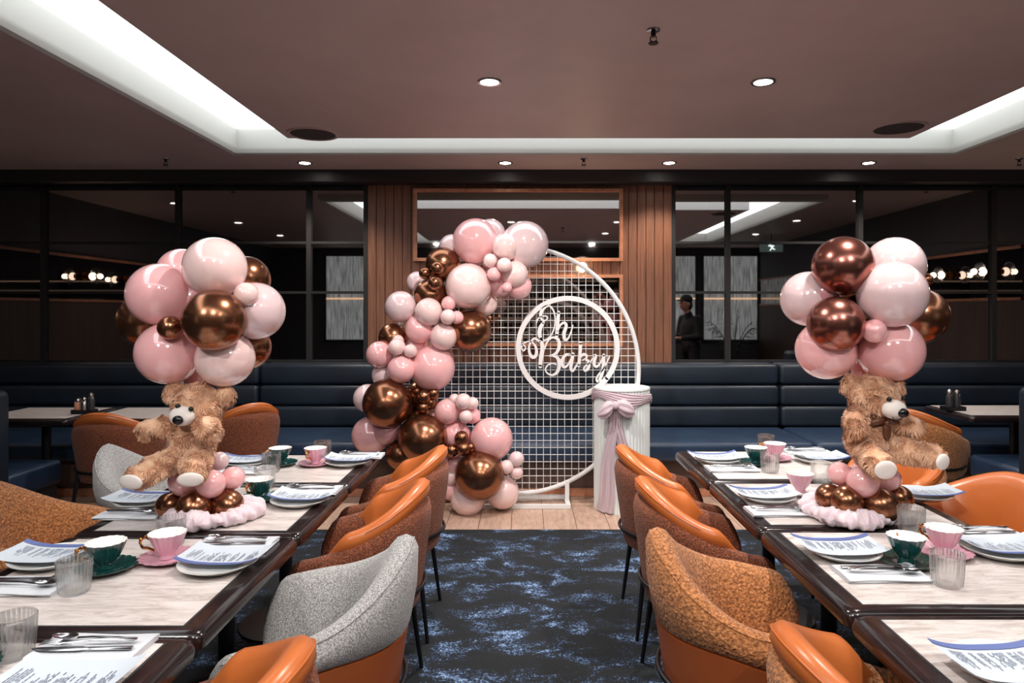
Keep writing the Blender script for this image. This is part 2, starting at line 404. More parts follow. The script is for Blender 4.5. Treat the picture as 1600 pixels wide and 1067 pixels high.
# ------------------------------------------------------------------ things seen only in the mirrors (behind the camera)
for i, (x0, x1) in enumerate(((3.02, 3.52), (3.70, 5.0-.2), (-4.1, -3.2), (-9, -9))):
    if x0 < -8: continue
    wn = struct(link('window_%d' % (i+1), None, None, (0, YB, 0)))
    obj('reeded_pane', MB().box(x0, x1, 0, .02, 1.75, 2.62), M_reed, wn, smooth=False)
    obj('reeded_pane', MB().box(x0, x1, 0, .02, .9, 1.73), M_reed, wn, smooth=False)
    obj('window_frame', hole_slab(x0-.05, x1+.05, .85, 2.67, x0, x1, .9, 2.62, 0, .04), M_black, wn, smooth=False, rot=(pi/2, 0, 0), loc=(0, .04, 0))
    obj('light_ledge', MB().box(x0, x1, .02, .035, 1.73, 1.76), mat('warm_ledge', 'ffd8b0', .5, emit=('ffcfa0', .9)), wn, smooth=False)
ex = thing('exit_sign', 'small hanging exit sign with running man, seen in the right mirror', 'sign', (4.13, 1.5, 2.556))
obj('housing', MB().box(-.19, .19, -.015, .015, -.075, .075), mat('sign_body', '3a4446', .4, emit=('9fb8b8', .12)), ex, smooth=False, bevel=.004)
g = MB()
for pts, r_ in (([(-.015, .03), (.01, -.005)], .016), ([(.01, -.005), (.03, -.03), (.055, -.035)], .009), ([(.008, -.005), (-.01, -.03), (-.03, -.055)], .009), ([(-.012, .025), (.03, .03), (.04, .01)], .007), ([(-.015, .028), (-.045, .015), (-.055, .035)], .007)):
    g.tube([(a, .018, b) for a, b in pts], r_, 6)
g.ell((-.028, .018, .053), .014, 10, 6)
obj('running_man', g, mat('sign_white', 'f0ffff', .4, emit=('e8fffa', 1.5)), ex)
obj('hanger', MB().tube([(0, 0, .075), (0, 0, .234)], .006, 6), M_blackmetal, ex)

bb = thing('back_bar', 'dark back bar shelving with lit shelf edges, seen in the lower copper framed mirror', 'shelving', (0, YB, 0))
for i in range(8):
    z = .75+.19*i
    obj('shelf', MB().box(-2.4, 2.2, .0, .28, z, z+.025), M_brown, bb, smooth=False)
    obj('shelf_edge_light', MB().box(-2.4+.3*(i % 3), 2.2-.35*(i % 2), .281, .287, z+.004, z+.018), mat('shelf_glow', 'ffe0c0', .5, emit=('ffd8b8', .35 if i % 2 else .12)), bb, smooth=False)
for x in (-2.42, -.9, .6, 2.2): obj('upright', MB().box(x, x+.03, .0, .27, .0, 2.3), M_black, bb, smooth=False)
def remesh(mb, vox, it=3, name='blob', m=None):
    me = mb.mesh('t'); o = bpy.data.objects.new('t', me); C.objects.link(o)
    r = o.modifiers.new('r', 'REMESH'); r.mode = 'VOXEL'; r.voxel_size = vox
    s = o.modifiers.new('s', 'SMOOTH'); s.iterations = it; s.factor = .5
    dg = bpy.context.evaluated_depsgraph_get(); dg.update()
    out = bpy.data.meshes.new_from_object(o.evaluated_get(dg)); out.name = name
    bpy.data.objects.remove(o); bpy.data.meshes.remove(me)
    out.materials.clear(); out.materials.append(m)
    out.polygons.foreach_set('use_smooth', [True]*len(out.polygons))
    return out
def cap(mb, a, b, ra, rb, n=7):
    a = Vector(a); b = Vector(b)
    for i in range(n):
        t = i/(n-1); r = ra+(rb-ra)*t
        mb.ell(a.lerp(b, t), r, 12, 8)
    return mb
# person standing beside the right hand tables, outside the frame; seen in the mirror
pr = thing('person', 'person in black clothes and cap looking down at a phone, seen in right mirror', 'person', (2.55, 2.4, 0), radians(60))
# local: faces +Y
bd = MB()
bd.ell((0, .10, 1.60), (.075, .095, .115)).ell((0, .19, 1.585), (.014, .02, .018)); cap(bd, (0, .03, 1.38), (0, .06, 1.50), .055, .05)
bd.ell((0, .0, 1.18), (.17, .11, .25)).ell((0, -.01, .92), (.165, .11, .14))
for s in (-1, 1):
    bd.ell((s*.078, .09, 1.595), (.012, .02, .03))
    cap(bd, (s*.17, 0, 1.36), (s*.22, .02, 1.10), .055, .045); cap(bd, (s*.22, .02, 1.10), (s*.08, .26, 1.08), .042, .03)
    bd.ell((s*.06, .30, 1.085), (.03, .045, .022))
    for q in range(4): cap(bd, (s*(.08-.018*q), .33, 1.085), (s*(.055-.018*q), .375, 1.07-.004*q), .0095, .0085, 5)
    cap(bd, (s*.035, .29, 1.09), (s*.02, .33, 1.10), .011, .009, 4)
    cap(bd, (s*.09, 0, .90), (s*.10, .02, .50), .085, .058); cap(bd, (s*.10, .02, .50), (s*.10, -.02, .08), .055, .038)
    bd.ell((s*.10, .05, .045), (.045, .13, .045))
link('body', remesh(bd, .011, 3, 'body', M_skin), pr)
jk = MB(); jk.ell((0, 0, 1.18), (.185, .125, .26)).ell((0, -.01, .95), (.185, .13, .16)); cap(jk, (0, .02, 1.38), (0, .04, 1.45), .075, .062)
for s in (-1, 1):
    cap(jk, (s*.165, 0, 1.365), (s*.225, .02, 1.10), .07, .058); cap(jk, (s*.225, .02, 1.10), (s*.10, .24, 1.08), .055, .042)
link('jacket', remesh(jk, .014, 3, 'jacket', M_cloth), pr)
tr = MB(); tr.ell((0, -.01, .90), (.18, .125, .12))
for s in (-1, 1):
    cap(tr, (s*.09, 0, .90), (s*.10, .02, .50), .096, .07); cap(tr, (s*.10, .02, .50), (s*.10, -.02, .10), .068, .055); tr.ell((s*.10, .05, .05), (.052, .14, .05))
link('trousers', remesh(tr, .014, 3, 'trousers', M_cloth), pr)
hp = MB(); hp.ell((0, .075, 1.665), (.092, .105, .085)).ell((0, .05, 1.58), (.085, .075, .09)).ell((0, .2, 1.655), (.06, .06, .012))
link('cap', remesh(hp, .009, 3, 'cap', M_cloth), pr)
obj('eyes', MB().ell((-.028, .185, 1.612), .009, 8, 6).ell((.028, .185, 1.612), .009, 8, 6), M_nose, pr)
# potted palm behind
pl = thing('potted_palm', 'potted palm by the reeded glass, seen in the right mirror', 'plant', (4.1, -.45, 0))
obj('pot', MB().lathe([(.14, 0), (.18, .3), (.17, .3), (.15, .26), (0, .26)], 24), M_black, pl)
for i in range(9):
    a = 2*pi*i/9+.3; R = .36+.08*(i % 3); H = 1.25+.12*(i % 4)
    stem = [Vector((cos(a)*R*t**1.6, sin(a)*R*t**1.6, .26+H*t-.35*t**3)) for t in [j/10 for j in range(11)]]
    m = MB(); m.tube(stem, .006, 5)
    for j in range(4, 11):
        p = stem[j]; side = Vector((-sin(a), cos(a), 0)); out = Vector((cos(a), sin(a), 0))
        for s in (-1, 1):
            tip = p+side*s*.2+out*.12-Vector((0, 0, .06)); md = p.lerp(tip, .5)
            m.add([p, md+out*.016, tip, md-out*.016], [(0, 1, 2, 3)])
    obj('frond', m, M_leaf, pl)

# sconces
M_bulb = mat('bulb', 'fff0dc', .4, emit=('ffe6cc', 3.2))
M_globe = glass_mat(.16)
def sconce(loc, rotz, label, power):
    t = thing('wall_sconce', label, 'wall lamp', loc, rotz)          # local -Y points into the room
    obj('backplate', MB().lathe([(0, 0), (.05, 0), (.05, .02), (0, .02)], 24, (0, -.02, 0), axis='Y'), M_gold, t)
    obj('collar', MB().lathe([(.02, -.03), (.028, -.03), (.03, .04), (.02, .04)], 20, (0, -.05, 0), closed=True, axis='Y'), M_gold, t)
    obj('globe', MB().lathe([(.03, -.075), (.07, -.115), (.098, -.135), (.103, -.145), (.098, -.152), (.07, -.165), (.045, -.168), (.045, -.16), (.07, -.158), (.092, -.147), (.092, -.138), (.066, -.122), (.03, -.083)], 36, (0, .0, 0), closed=True, axis='Y'), M_globe, t)
    obj('bulb', MB().ell((0, -.11, 0), (.046, .034, .046), 20, 12), M_bulb, t)
    obj('face_plate', MB().lathe([(0, -.02), (.012, -.02), (.014, 0), (0, 0)], 16, (0, -.15, 0), axis='Y'), M_gold, t)
    ld = bpy.data.lights.new('sconce_lamp', 'POINT'); ld.energy = power; ld.color = (1, .72, .48); ld.shadow_soft_size = .03
    link('lamp', ld, t, (0, -.2, 0))
sconce((.53, 6.42, 1.90), 0, 'round glass and gold wall sconce lit between the two copper framed mirrors', 1.6)
for y in (5.9, 5.2): sconce((XR-.02, y, 1.90), pi/2*-1, 'gold wall sconce on right side wall, %s in the mirror' % ('first' if y > 5.5 else 'second'), .5)
for y in (4.93, 4.1): sconce((XL+.02, y, 1.90), pi/2, 'gold wall sconce on left side wall, %s in the mirror' % ('first' if y > 4.5 else 'second'), .5)

# ------------------------------------------------------------------ banquette along the back wall
def banquette(x0, x1, label):
    t = thing('banquette', label, 'bench', ((x0+x1)/2, 0, 0)); h = (x1-x0)/2-.006
    zs = [.45, .641, .828, 1.018]
    for i in range(3):
        obj('back_roll', MB().box(-h, h, 6.13+.015*i, 6.43, zs[i]+.003, zs[i+1]-.003), M_navy, t, bevel=.035, seg=4)
    obj('seat_cushion', MB().box(-h, h, 5.38, 6.15, .30, .455), M_navy2, t, bevel=.04, seg=4)
    obj('base', MB().box(-h, h, 5.50, 6.42, .06, .31), M_brown, t, smooth=False)
    obj('plinth_strip', MB().box(-h, h, 5.47, 6.42, .012, .07), M_copper, t, smooth=False)
banquette(XL+.05, -2.40, 'navy channelled leather banquette section left of the balloon garland')
banquette(-2.40, 2.30, 'long middle section of navy channelled leather banquette behind the mesh backdrop')
banquette(2.30, XR-.05, 'navy channelled leather banquette section behind the right bear')
def sofa(x0, x1, y0, label, sx):
    t = thing('booth_sofa', label, 'sofa', ((x0+x1)/2, y0, 0)); h = (x1-x0)/2
    obj('seat', MB().box(-h, h, .2, .72, .28, .45), M_navy2, t, bevel=.035, seg=4)
    obj('backrest', MB().box(-h, h, 0, .24, .1, 1.0), M_navy, t, bevel=.05, seg=4)
    obj('base', MB().box(-h+.02, h-.02, .03, .68, .012, .3), M_black, t, smooth=False)
sofa(-4.6, -3.27, 4.12, 'dark blue leather booth sofa at the far left edge', -1)
sofa(3.26, 4.5, 4.30, 'dark blue leather booth sofa at the far right edge', 1)

# ------------------------------------------------------------------ mesh backdrop, sign, plinth
YM = 5.27
def W(px, py, Y=YM): q = P(px, py, Y); return q
bc = W(805, 578); BR = 193/F*YM
bk = thing('mesh_backdrop', 'round white wire mesh backdrop stand with tubular ring frame', 'backdrop stand', (bc.x, YM, 0))
ringpts = [(BR*cos(2*pi*i/96), 0, bc.z+BR*sin(2*pi*i/96)) for i in range(96)]
obj('ring_frame', MB().tube(ringpts, .017, 8, closed=True, up=(0, 1, 0)), M_grid, bk)
wv = MB(); wh = MB(); st = .0545; n_ = int(BR/st)
for i in range(-n_, n_+1):
    a = i*st; h = sqrt(max(0, BR*BR-a*a))
    if h < .05: continue
    wv.tube([(a, 0, bc.z-h), (a, 0, bc.z+h)], .0026, 5)
    wh.tube([(-h, .004, bc.z+a), (h, .004, bc.z+a)], .0026, 5)
obj('upright_wires', wv, M_grid, bk); obj('cross_wires', wh, M_grid, bk)
for s in (-1, 1):
    xs = s*.40; zt = bc.z-sqrt(BR*BR-.40**2)
    obj('post', MB().box(xs-.016, xs+.016, -.016, .016, .03, zt+.01), M_grid, bk, smooth=False)
    obj('foot_bar', MB().box(xs-.018, xs+.018, -.13, .13, .012, .04), M_grid, bk, smooth=False)
obj('base_bar', MB().box(-.418, .418, -.148, -.118, .0121, .041), M_grid, bk, smooth=False)
obj('base_bar', MB().box(-.418, .418, .118, .148, .0121, .041), M_grid, bk, smooth=False)

YS = 5.23
sc_ = YS/F/5.928
sg = thing('lettering_sign', 'round white cut-out sign reading Oh Baby fixed to the mesh backdrop', 'sign', W(887.2, 543.3, YS))
def sp(x, y): return ((x-517)*sc_, (553-y)*sc_)
def flat_ring(ro, ri, n=80):
    m = MB(); v = []; 
    for z in (-.008, .008):
        for r in (ri, ro):
            v += [(r*cos(2*pi*k/n), z, r*sin(2*pi*k/n)) for k in range(n)]
    f = []
    for k in range(n):
        l = (k+1) % n
        f += [(k, l, n+l, n+k), (2*n+k, 3*n+k, 3*n+l, 2*n+l), (n+k, n+l, 3*n+l, 3*n+k), (k, 2*n+k, 2*n+l, l)]
    return m.add(v, f)
obj('sign_ring', flat_ring(481*sc_, 435*sc_), M_sign, sg, fixn=True, angle=30)
def catmull(pts, k=6):
    out = []
    for i in range(len(pts)-1):
        p0 = pts[max(i-1, 0)]; p1 = pts[i]; p2 = pts[i+1]; p3 = pts[min(i+2, len(pts)-1)]
        for j in range(k):
            t = j/k
            out.append(tuple(.5*((2*b)+(-a+c)*t+(2*a-5*b+4*c-d)*t*t+(-a+3*b-3*c+d)*t**3) for a, b, c, d in zip(p0, p1, p2, p3)))
    out.append(tuple(pts[-1])); return out
def stroke(m, pts, dz=0):
    q = catmull(pts); L = []; R = []
    for i, (x, y, w_) in enumerate(q):
        a = q[max(i-1, 0)]; b = q[min(i+1, len(q)-1)]
        dx, dy = b[0]-a[0], b[1]-a[1]; l = sqrt(dx*dx+dy*dy) or 1
        L.append((x-dy/l*w_, y+dx/l*w_)); R.append((x+dy/l*w_, y-dx/l*w_))
    rows = []
    for a, b in zip(L, R):
        (ax, az), (bx, bz) = sp(*a), sp(*b)
        rows.append([(ax, -.008-dz, az), (bx, -.008-dz, bz), (bx, .008-dz, bz), (ax, .008-dz, az)])
    m.loft(rows)
    for x, y, w_ in (q[0], q[-1]):
        cx, cz = sp(x, y); r = w_*sc_
        m.lathe([(0, -.008-dz), (r, -.008-dz), (r, .008-dz), (0, .008-dz)], 12, (cx, 0, cz), axis='Y')
LET = [
 [[(290,320,13),(262,370,18),(255,430,18),(275,475,12),(310,480,7),(360,440,6),(390,370,6),(400,290,6),(385,210,7),(345,165,8),(300,180,14),(270,225,16),(268,275,12),(290,300,8),(318,295,6),(328,272,6),(305,258,6),(270,265,6),(240,285,6),(226,325,6)]],
 [[(432,225,15),(422,330,16),(415,440,16)],[(420,400,8),(450,340,9),(485,322,12),(502,350,14),(482,420,16),(490,478,13),(520,465,8),(545,410,6),(563,345,5)]],
 [[(270,470,14),(282,560,19),(268,650,19),(262,725,17)],
  [(262,500,10),(215,468,10),(180,490,9),(158,545,10),(166,610,13),(195,640,16),(225,615,15),(222,550,11),(190,505,7),(150,495,6),(105,515,6),(88,550,6),(105,580,6),(125,560,6),(116,532,6),(82,520,5)],
  [(300,570,7),(330,490,8),(380,457,10),(428,480,15),(435,550,16),(405,605,12),(352,628,8)],
  [(356,622,8),(415,640,14),(438,700,18),(420,775,14),(375,805,9),(330,790,7),(310,755,7),(330,715,6),(375,697,6),(420,712,5)]],
 [[(438,668,6),(470,655,6),(500,620,10)],[(535,612,9),(492,622,12),(467,670,14),(475,728,12),(510,720,8),(550,650,7)],[(565,610,14),(552,680,15),(545,742,14),(565,766,10),(605,700,6)]],
 [[(635,508,15),(630,600,15),(618,718,14)],[(628,650,7),(660,613,10),(690,625,11),(682,655,7),(650,668,5)],[(672,655,7),(708,680,13),(706,740,14),(675,765,10),(668,735,6),(720,690,6),(755,640,6)]],
 [[(755,625,9),(775,628,13),(758,695,14),(782,728,11),(820,690,7),(850,620,9)],[(850,620,13),(846,720,15),(830,800,15),(800,865,10),(782,848,8),(797,808,7),(850,740,6),(905,630,5)],[(800,868,10),(850,862,22),(880,830,20)]],
]
for j, strokes in enumerate(LET):
    m = MB()
    for i, s in enumerate(strokes): stroke(m, s, .0006*i)
    obj('letter', m, M_sign, sg, smooth=False, fixn=True)

pp = W(970.5, 606, 5.2); PR = .212
pt = thing('plinth', 'white fluted cylinder plinth tied with a mauve sash beside the mesh backdrop', 'plinth', (pp.x, 5.17, .01))
PH = 1.5-121*5.17/F
obj('fluted_drum', MB().lathe([(PR*.97, 0), (PR*.97, .01), (PR*.97, PH-.02), (PR*.97, PH-.018)], 240, rib=[.022]*4, nrib=48), M_plinth, pt, angle=60)
obj('top_disc', MB().lathe([(PR*.98, PH-.02), (PR*1.0, PH-.015), (PR*1.0, PH-.004), (PR*.985, PH), (0, PH)], 64), M_plinth, pt)
# sash tied around the plinth (cloth: its own thing)
sa = thing('sash', 'mauve gauze sash with bow and long tails tied around the white plinth', 'sash', (pp.x, 5.17, .01))
def band(u, v_):
    a = 2*pi*u; fr = .5+.5*cos(a+pi*.62)
    wob = .004*sin(v_*34+3*sin(a*2))
    z = PH-.035-.11*v_*(.75+.25*sin(a*3)) - .02*sin(a+1.0)
    r = PR*1.03+.008*sin(v_*pi)+wob
    return (r*cos(a), r*sin(a), z)
obj('band', MB().grid(band, 90, 24), M_sash, sa)
kx, ky, kz = -.085, -PR*1.0-.025, PH-.105
def loop(sx, w_, h_, tilt):
    def fn(u, v_):
        a = 2*pi*u; t = v_            # t: from knot outward
        rr = sin(pi*min(1, t*.93+.03))**.75
        ridge = 1+.10*sin(a*7+2)
        x = sx*(t*w_)
        y = -.01-.055*rr*sin(a)*ridge
        z = rr*h_*cos(a)*ridge - tilt*t
        return (kx+x, ky+y-.02*rr, kz+z)
    return fn
obj('bow_loop', MB().grid(loop(-1, .125, .058, .07), 48, 20), M_sash, sa)
obj('bow_loop', MB().grid(loop(1, .145, .060, .05), 48, 20), M_sash, sa)
obj('knot', MB().ell((kx, ky-.045, kz), (.028, .028, .03)), M_sash, sa)
def tail(x0, x1, z0, z1, w0, w1, ph):
    def fn(u, v_):
        w_ = w0+(w1-w0)*v_
        x = x0+(x1-x0)*v_+.008*sin(v_*9+ph)+(u-.5)*w_
        xx = min(max(x-0, -PR*.99), PR*.99)
        y = -sqrt(max(0, (PR*1.02)**2-xx*xx))-.014-.012*sin(u*pi*5+ph+v_*2)*(.4+.6*v_)-.02*(1-v_)
        return (x, y, z0+(z1-z0)*v_)
    return fn
obj('tail', MB().grid(tail(kx, kx-.065, kz, .01, .05, .12, 0), 30, 40), M_sash, sa)
obj('tail', MB().grid(tail(kx+.012, kx+.075, kz, .33, .045, .085, 2), 24, 30), M_sash, sa)

# ------------------------------------------------------------------ balloons
def balloon_mesh(mt, nm):
    m = MB(); pr_ = []
    for i in range(25):
        a = -pi/2+pi*i/24
        r = cos(a); z = sin(a)
        if z < 0: z = z*(1+.10*(1-r))
        pr_.append((max(r, 0 if i in (0, 24) else .001), z))
    pr_[0] = (0, pr_[0][1])
    m.lathe(pr_, 32)
    return m.mesh(nm, mt)
BME = {k: balloon_mesh(v_, 'balloon') for k, v_ in BM.items()}
KME = {k: MB().lathe([(0, -1.10), (.045, -1.16), (.075, -1.19), (.06, -1.2), (.03, -1.15), (.03, -1.08), (.06, -1.06)], 12).mesh('knot', v_) for k, v_ in BM.items()}
def balloon(root, px, py, r, c, Y, axis_to=None, sq=1.0):
    p = P(px, py, Y); R = r/F*Y
    d = (Vector(axis_to)-p) if axis_to is not None else Vector((random.uniform(-1, 1), .8, random.uniform(-1, .4)))
    q = (-d).to_track_quat('Z', 'Y')
    o = link('balloon', BME[c], root, p-root.location)
    o.rotation_euler = q.to_euler(); o.scale = (R, R, R*1.03*sq)
    if c in 'lwdr' or c == 'b': o['label'] = '%s balloon' % BNAME[c]
    kn = link('knot', KME[c], o)
    return o
gl = thing('balloon_garland', 'pink, white and bronze balloon garland climbing the left of the mesh backdrop', 'balloon garland', (-.7, 5.05, .01))
GAR = [  # x, y, r, colour, layer (higher is nearer)
 (743,377,36,'p',1.0),(766,366,24,'w',.3),(706,386,20,'w',.3),(820,382,37,'w',1.0),(790,386,21.5,'l',2.0),(766,407,11,'l',2.5),(788,414,11.5,'l',2.9),(772,428,11,'p',2.5),
 (804,428,21,'l',1.7),(781,446,18,'p',1.0),(811,447,20,'p',1.0),(792,449,8,'p',2.2),(692,413,27,'b',1.0),(683,419,11,'b',2.5),(664,427,9.5,'b',2.4),(680,442,11.5,'b',2.6),(652,440,16,'w',.2),(674,462,27,'b',.9),
 (732,447,36,'l',1.6),(757,474,20,'l',.4),(626,479,24.5,'w',1.4),(670,487,21.5,'l',2.1),(701,474,11.5,'p',2.2),(700,495,12,'l',2.8),(714,496,10.5,'p',2.3),(735,517,33,'b',1.0),
 (655,514,22,'p',1.5),(693,526,21.5,'l',1.9),(614,527,22,'b',.9),(622,532,9,'l',2.0),(593,554,21,'p',1.6),(620,542,13,'l',2.5),(641,548,10.5,'l',2.4),(627,577,22,'p',2.1),(600,586,19,'w',.9),
 (676,575,35,'p',1.2),(605,630,38.5,'b',2.0),(574,622,22,'w',.7),(580,680,30,'p',.7),(603,673,22,'d',1.2),(661,685,38.5,'b',1.9),(627,710,24,'b',1.0),
 (656,617,22,'b',.7),(652,611,8,'b',1.5),(662,620,11.5,'b',1.9),(677,615,9.5,'b',1.7),(672,629,12,'b',1.3),(661,637,9,'b',1.9),(699,643,20,'p',1.5),(724,627,12.5,'l',2.2),(738,630,10,'l',2.0),(728,651,10.5,'l',2.2),(710,624,9,'l',1.6),
 (738,649,13,'p',1.4),(713,680,22,'p',1.2),(768,686,33.5,'p',1.3),(721,684,11,'b',2.3),(724,701,11,'b',2.5),(706,704,10.5,'b',2.2),(735,699,8.5,'b',2.1),(749,742,38.5,'b',2.2),
 (807,717,12,'w',1.7),(791.5,729.5,11,'l',1.9),(807,738,10.5,'l',1.6),(785,769,26,'l',1.0),(731,779,27,'l',1.4),(712,727,18,'p',.9),(704,745,13,'l',1.2),(704,764,17,'p',.8),(690,660,24,'p',.6),(655,655,22,'b',.5),(690,560,20,'p',.5),(690,730,22,'p',.4),(720,640,16,'p',.8),(650,545,20,'p',.5),(712,460,20,'p',.5),(770,400,22,'p',.6)]
for x, y, r, c, ly in GAR:
    Yb = 5.17-.105*ly
    balloon(gl, x, y, r, c, Yb)

def tulle_ring(root, c, R, name='tulle_ring'):
    def fn(u, v_):
        a = 2*pi*u; b = 2*pi*v_
        fold = .10*sin(a*17+3*b)+.08*sin(a*29-2*b)+.05*sin(a*53+b)
        rr = .028*(1+fold)*(1+.22*sin(a*3+1)+.12*sin(a*7))
        q = R+rr*1.35*cos(b); z = .026+rr*1.05*sin(b)
        return (q*cos(a), q*sin(a), max(.001, z))
    obj(name, MB().grid(fn, 300, 24), M_tulle, root, c)
    def fn2(u, v_):
        a = 2*pi*u; q = R*v_
        return (q*cos(a), q*sin(a), .02+.012*sin(a*9+v_*6))
    obj('tulle_pad', MB().grid(fn2, 90, 8), M_tulle, root, c)
YC = 2.52
def centerpiece(label, basepx, top, base, colpx, loc):
    t = thing('balloon_centrepiece', label, 'balloon centrepiece', loc)
    tulle_ring(t, (0, 0, 0), .125)
    ctr = P(colpx[0], colpx[1], YC)
    for x, y, r, c, dy in top: balloon(t, x, y, r, c, YC-dy, ctr+Vector((0, .02, 0)), .95)
    b0 = Vector(loc)+Vector((0, 0, .1))
    for x, y, r, c, dy in base: balloon(t, x, y, r, c, YC-dy, b0)
    x0, y0 = P(*colpx[2], YC+.05), P(*colpx[3], YC+.02)
    pts = [x0.lerp(y0, i/8)-Vector(loc) for i in range(9)]
    obj('column_balloon', MB().tube(pts, [.012, .03, .032, .030, .034, .031, .034, .030, .012], 14), BM['p'], t)
    return t
lb = T(314, 824); 
centerpiece('balloon centrepiece on the left table row with teddy bear, bronze base and pink top', None,
 [(336,418,48,'l',.10),(284,425,37,'p',-.05),(249,460,49,'p',.06),(335,500,48,'b',.19),(266,512,19,'b',.17),(228,500,42,'b',-.04),(263,552,49,'p',.07),(352,560,45,'l',.08),(400,486,45,'w',.03),(385,460,19,'l',.13),(386,436,36,'b',-.06),(390,543,33,'b',-.06),(296,575,30,'l',-.1),(310,470,42,'p',-.02),(330,540,40,'p',-.02),(360,470,40,'p',-.08)],
 [(264,790,20,'b',.06),(303,794,27,'b',.12),(355,790,25,'b',.07),(330,776,22,'b',-.08),(285,776,20,'b',-.06),(287.6,752,23,'p',.06),(329.6,756,22,'p',.10),(363.7,747,18,'p',.03),(343,720,14,'w',-.03),(318,735,20,'p',-.05)],
 (310, 488, (300, 770), (303, 520)), (lb[0], lb[1]+.10, .7515))
rb = T(1347, 822)
centerpiece('balloon centrepiece on the right table row with teddy bear, bronze base and pink top', None,
 [(1317,415,46,'r',.08),(1398,415,45,'w',-.03),(1394,460,52,'w',.14),(1306,506,43,'r',.13),(1263,467,43,'w',-.05),(1290,547,46,'p',.03),(1391,548,50,'p',.07),(1437,494,43,'b',-.05),(1366,517,18.5,'p',.17),(1291,459,17,'d',.03),(1340,490,38,'b',-.02),(1448,437,10,'b',0),(1340,450,34,'p',-.06),(1345,540,36,'p',-.05),(1365,580,14,'p',-.04)],
 [(1295,776,20,'b',.05),(1323,783,25,'b',.11),(1375,790,28,'b',.12),(1404,779,21,'b',.04),(1350,770,22,'b',-.08),(1312,740,18,'p',.05),(1348,753,24,'p',.11),(1388,748,18.5,'p',.06),(1372,722,15,'w',.02),(1350,735,18,'p',-.03)],
 (1350, 485, (1350, 770), (1343, 520)), (rb[0], rb[1]+.10, .7515))

# ------------------------------------------------------------------ teddy bears
def bear(label, Y, blobs, caps, muzzle, nose, eyes, pads, smile, bow, bx, by):
    root = thing('teddy_bear', label, 'teddy bear', P(bx, by, Y))
    def L(px, py, d): return P(px, py, Y)*1.0+Vector((0, -d, 0))-root.location
    u = Y/F; mb = MB()
    for x, y, rx, ry, rd, d in blobs: mb.ell(L(x, y, d), (rx*u, rd, ry*u), 20, 14)
    for a, b, ra, rb_ in caps: cap(mb, L(*a), L(*b), ra*u, rb_*u)
    bm_me = remesh(mb, .0075, 4, 'body', M_fur)
    link('body', bm_me, root)
    # fur: short curved blades scattered over the body
    rnd = random.Random(3); me = bm_me; me.calc_loop_triangles()
    tris = [(t.vertices[:], t.area) for t in me.loop_triangles]; tot = sum(a for _, a in tris)
    V = []; Fc = []
    muz = L(muzzle[0], muzzle[1], muzzle[4]+.012)
    padc = [L(x, y, d) for x, y, rx, ry, d, _, _ in pads]
    vs = me.vertices
    for (ia, ib, ic), ar in tris:
        k_ = ar/tot*15000; k_ = int(k_)+(rnd.random() < k_-int(k_))
        for _ in range(k_):
            r1, r2 = sqrt(rnd.random()), rnd.random()
            p = vs[ia].co*(1-r1)+vs[ib].co*(r1*(1-r2))+vs[ic].co*(r1*r2)
            nn = vs[ia].normal
            if (p-muz).length < .05 or any((p-q).length < .026 for q in padc): continue
            fl = Vector((noise.noise(p*28), noise.noise(p*28+Vector((9, 0, 0))), noise.noise(p*28+Vector((0, 9, 0)))-.35))
            dr = (nn*.55+fl*1.1).normalized(); ln = rnd.uniform(.011, .019)
            sd = dr.cross(nn)
            if sd.length < 1e-4: continue
            sd = sd.normalized()*.0019; o_ = len(V)
            md = p+dr*ln*.55+nn*.002
            V += [p-sd, p+sd, md+sd*.8, md-sd*.8, p+dr*ln-Vector((0, 0, .004))]
            Fc += [(o_, o_+1, o_+2, o_+3), (o_+3, o_+2, o_+4)]
    fm = MB(); fm.add(V, Fc); fo = obj('fur', fm, M_fur, root, smooth=False); fo['kind'] = 'stuff'
    x, y, rx, ry, d = muzzle
    obj('muzzle', MB().ell(L(x, y, d), (rx*u, .036, ry*u), 20, 14), M_felt, root)
    x, y, r, d = nose
    obj('nose', MB().ell(L(x, y, d), (r*1.15*u, .012, r*u), 14, 10), M_nose, root)
    for x, y, d in eyes: obj('eye', MB().ell(L(x, y, d), .0085, 12, 8), M_nose, root)
    obj('mouth', MB().tube([L(*q) for q in smile], .0015, 6), M_nose, root)
    for x, y, rx, ry, d, yaw, pit in pads:
        R = Matrix.Rotation(yaw, 3, 'Z') @ Matrix.Rotation(pit, 3, 'X')
        obj('foot_pad', MB().ell(L(x, y, d), (rx*u, .010, ry*u), 18, 10, R), M_felt, root)
    if bow:
        b = MB(); c = L(*bow)
        b.ell(c+Vector((-.03, .004, .006)), (.03, .012, .013), 14, 8, Matrix.Rotation(-.3, 3, 'Y')).ell(c+Vector((.022, .004, .008)), (.026, .012, .012), 14, 8, Matrix.Rotation(.3, 3, 'Y')).ell(c, (.010, .012, .011))
        obj('bow', b.ell(c+Vector((.0, 0, -.03)), (.015, .008, .032)), M_bow, root)
    return root
bear('tan teddy bear with raised paw and no bow, on the left balloon centrepiece', 2.44,
 [(300,690,33,40,.075,0),(314,632,37,33,.078,.02),(316,641,27,22,.052,.040),(273,613,15,16,.022,.005),(354,617,13,16,.022,.005),(300,715,30,18,.06,.03)],
 [((281,660,.02),(243,667,.05),14,14),((328,664,.02),(345,668,.08),14,14),((345,668,.08),(345,658,.11),15,16),((286,708,.03),(262,722,.09),18,18),((262,722,.09),(246,732,.13),18,16),((318,706,.03),(326,714,.10),19,19),((326,714,.10),(334,722,.14),18,16)],
 (307,643,19,15,.100), (308,647,7,.136), [(303,627.5,.113),(322.5,632,.113)], [(246,735,19,12,.166,-.15,.25),(335.5,730,18.5,11,.178,.2,.25)],
 [(308,650,.138),(306,656,.132),(300,658,.122)], None, 300, 725)
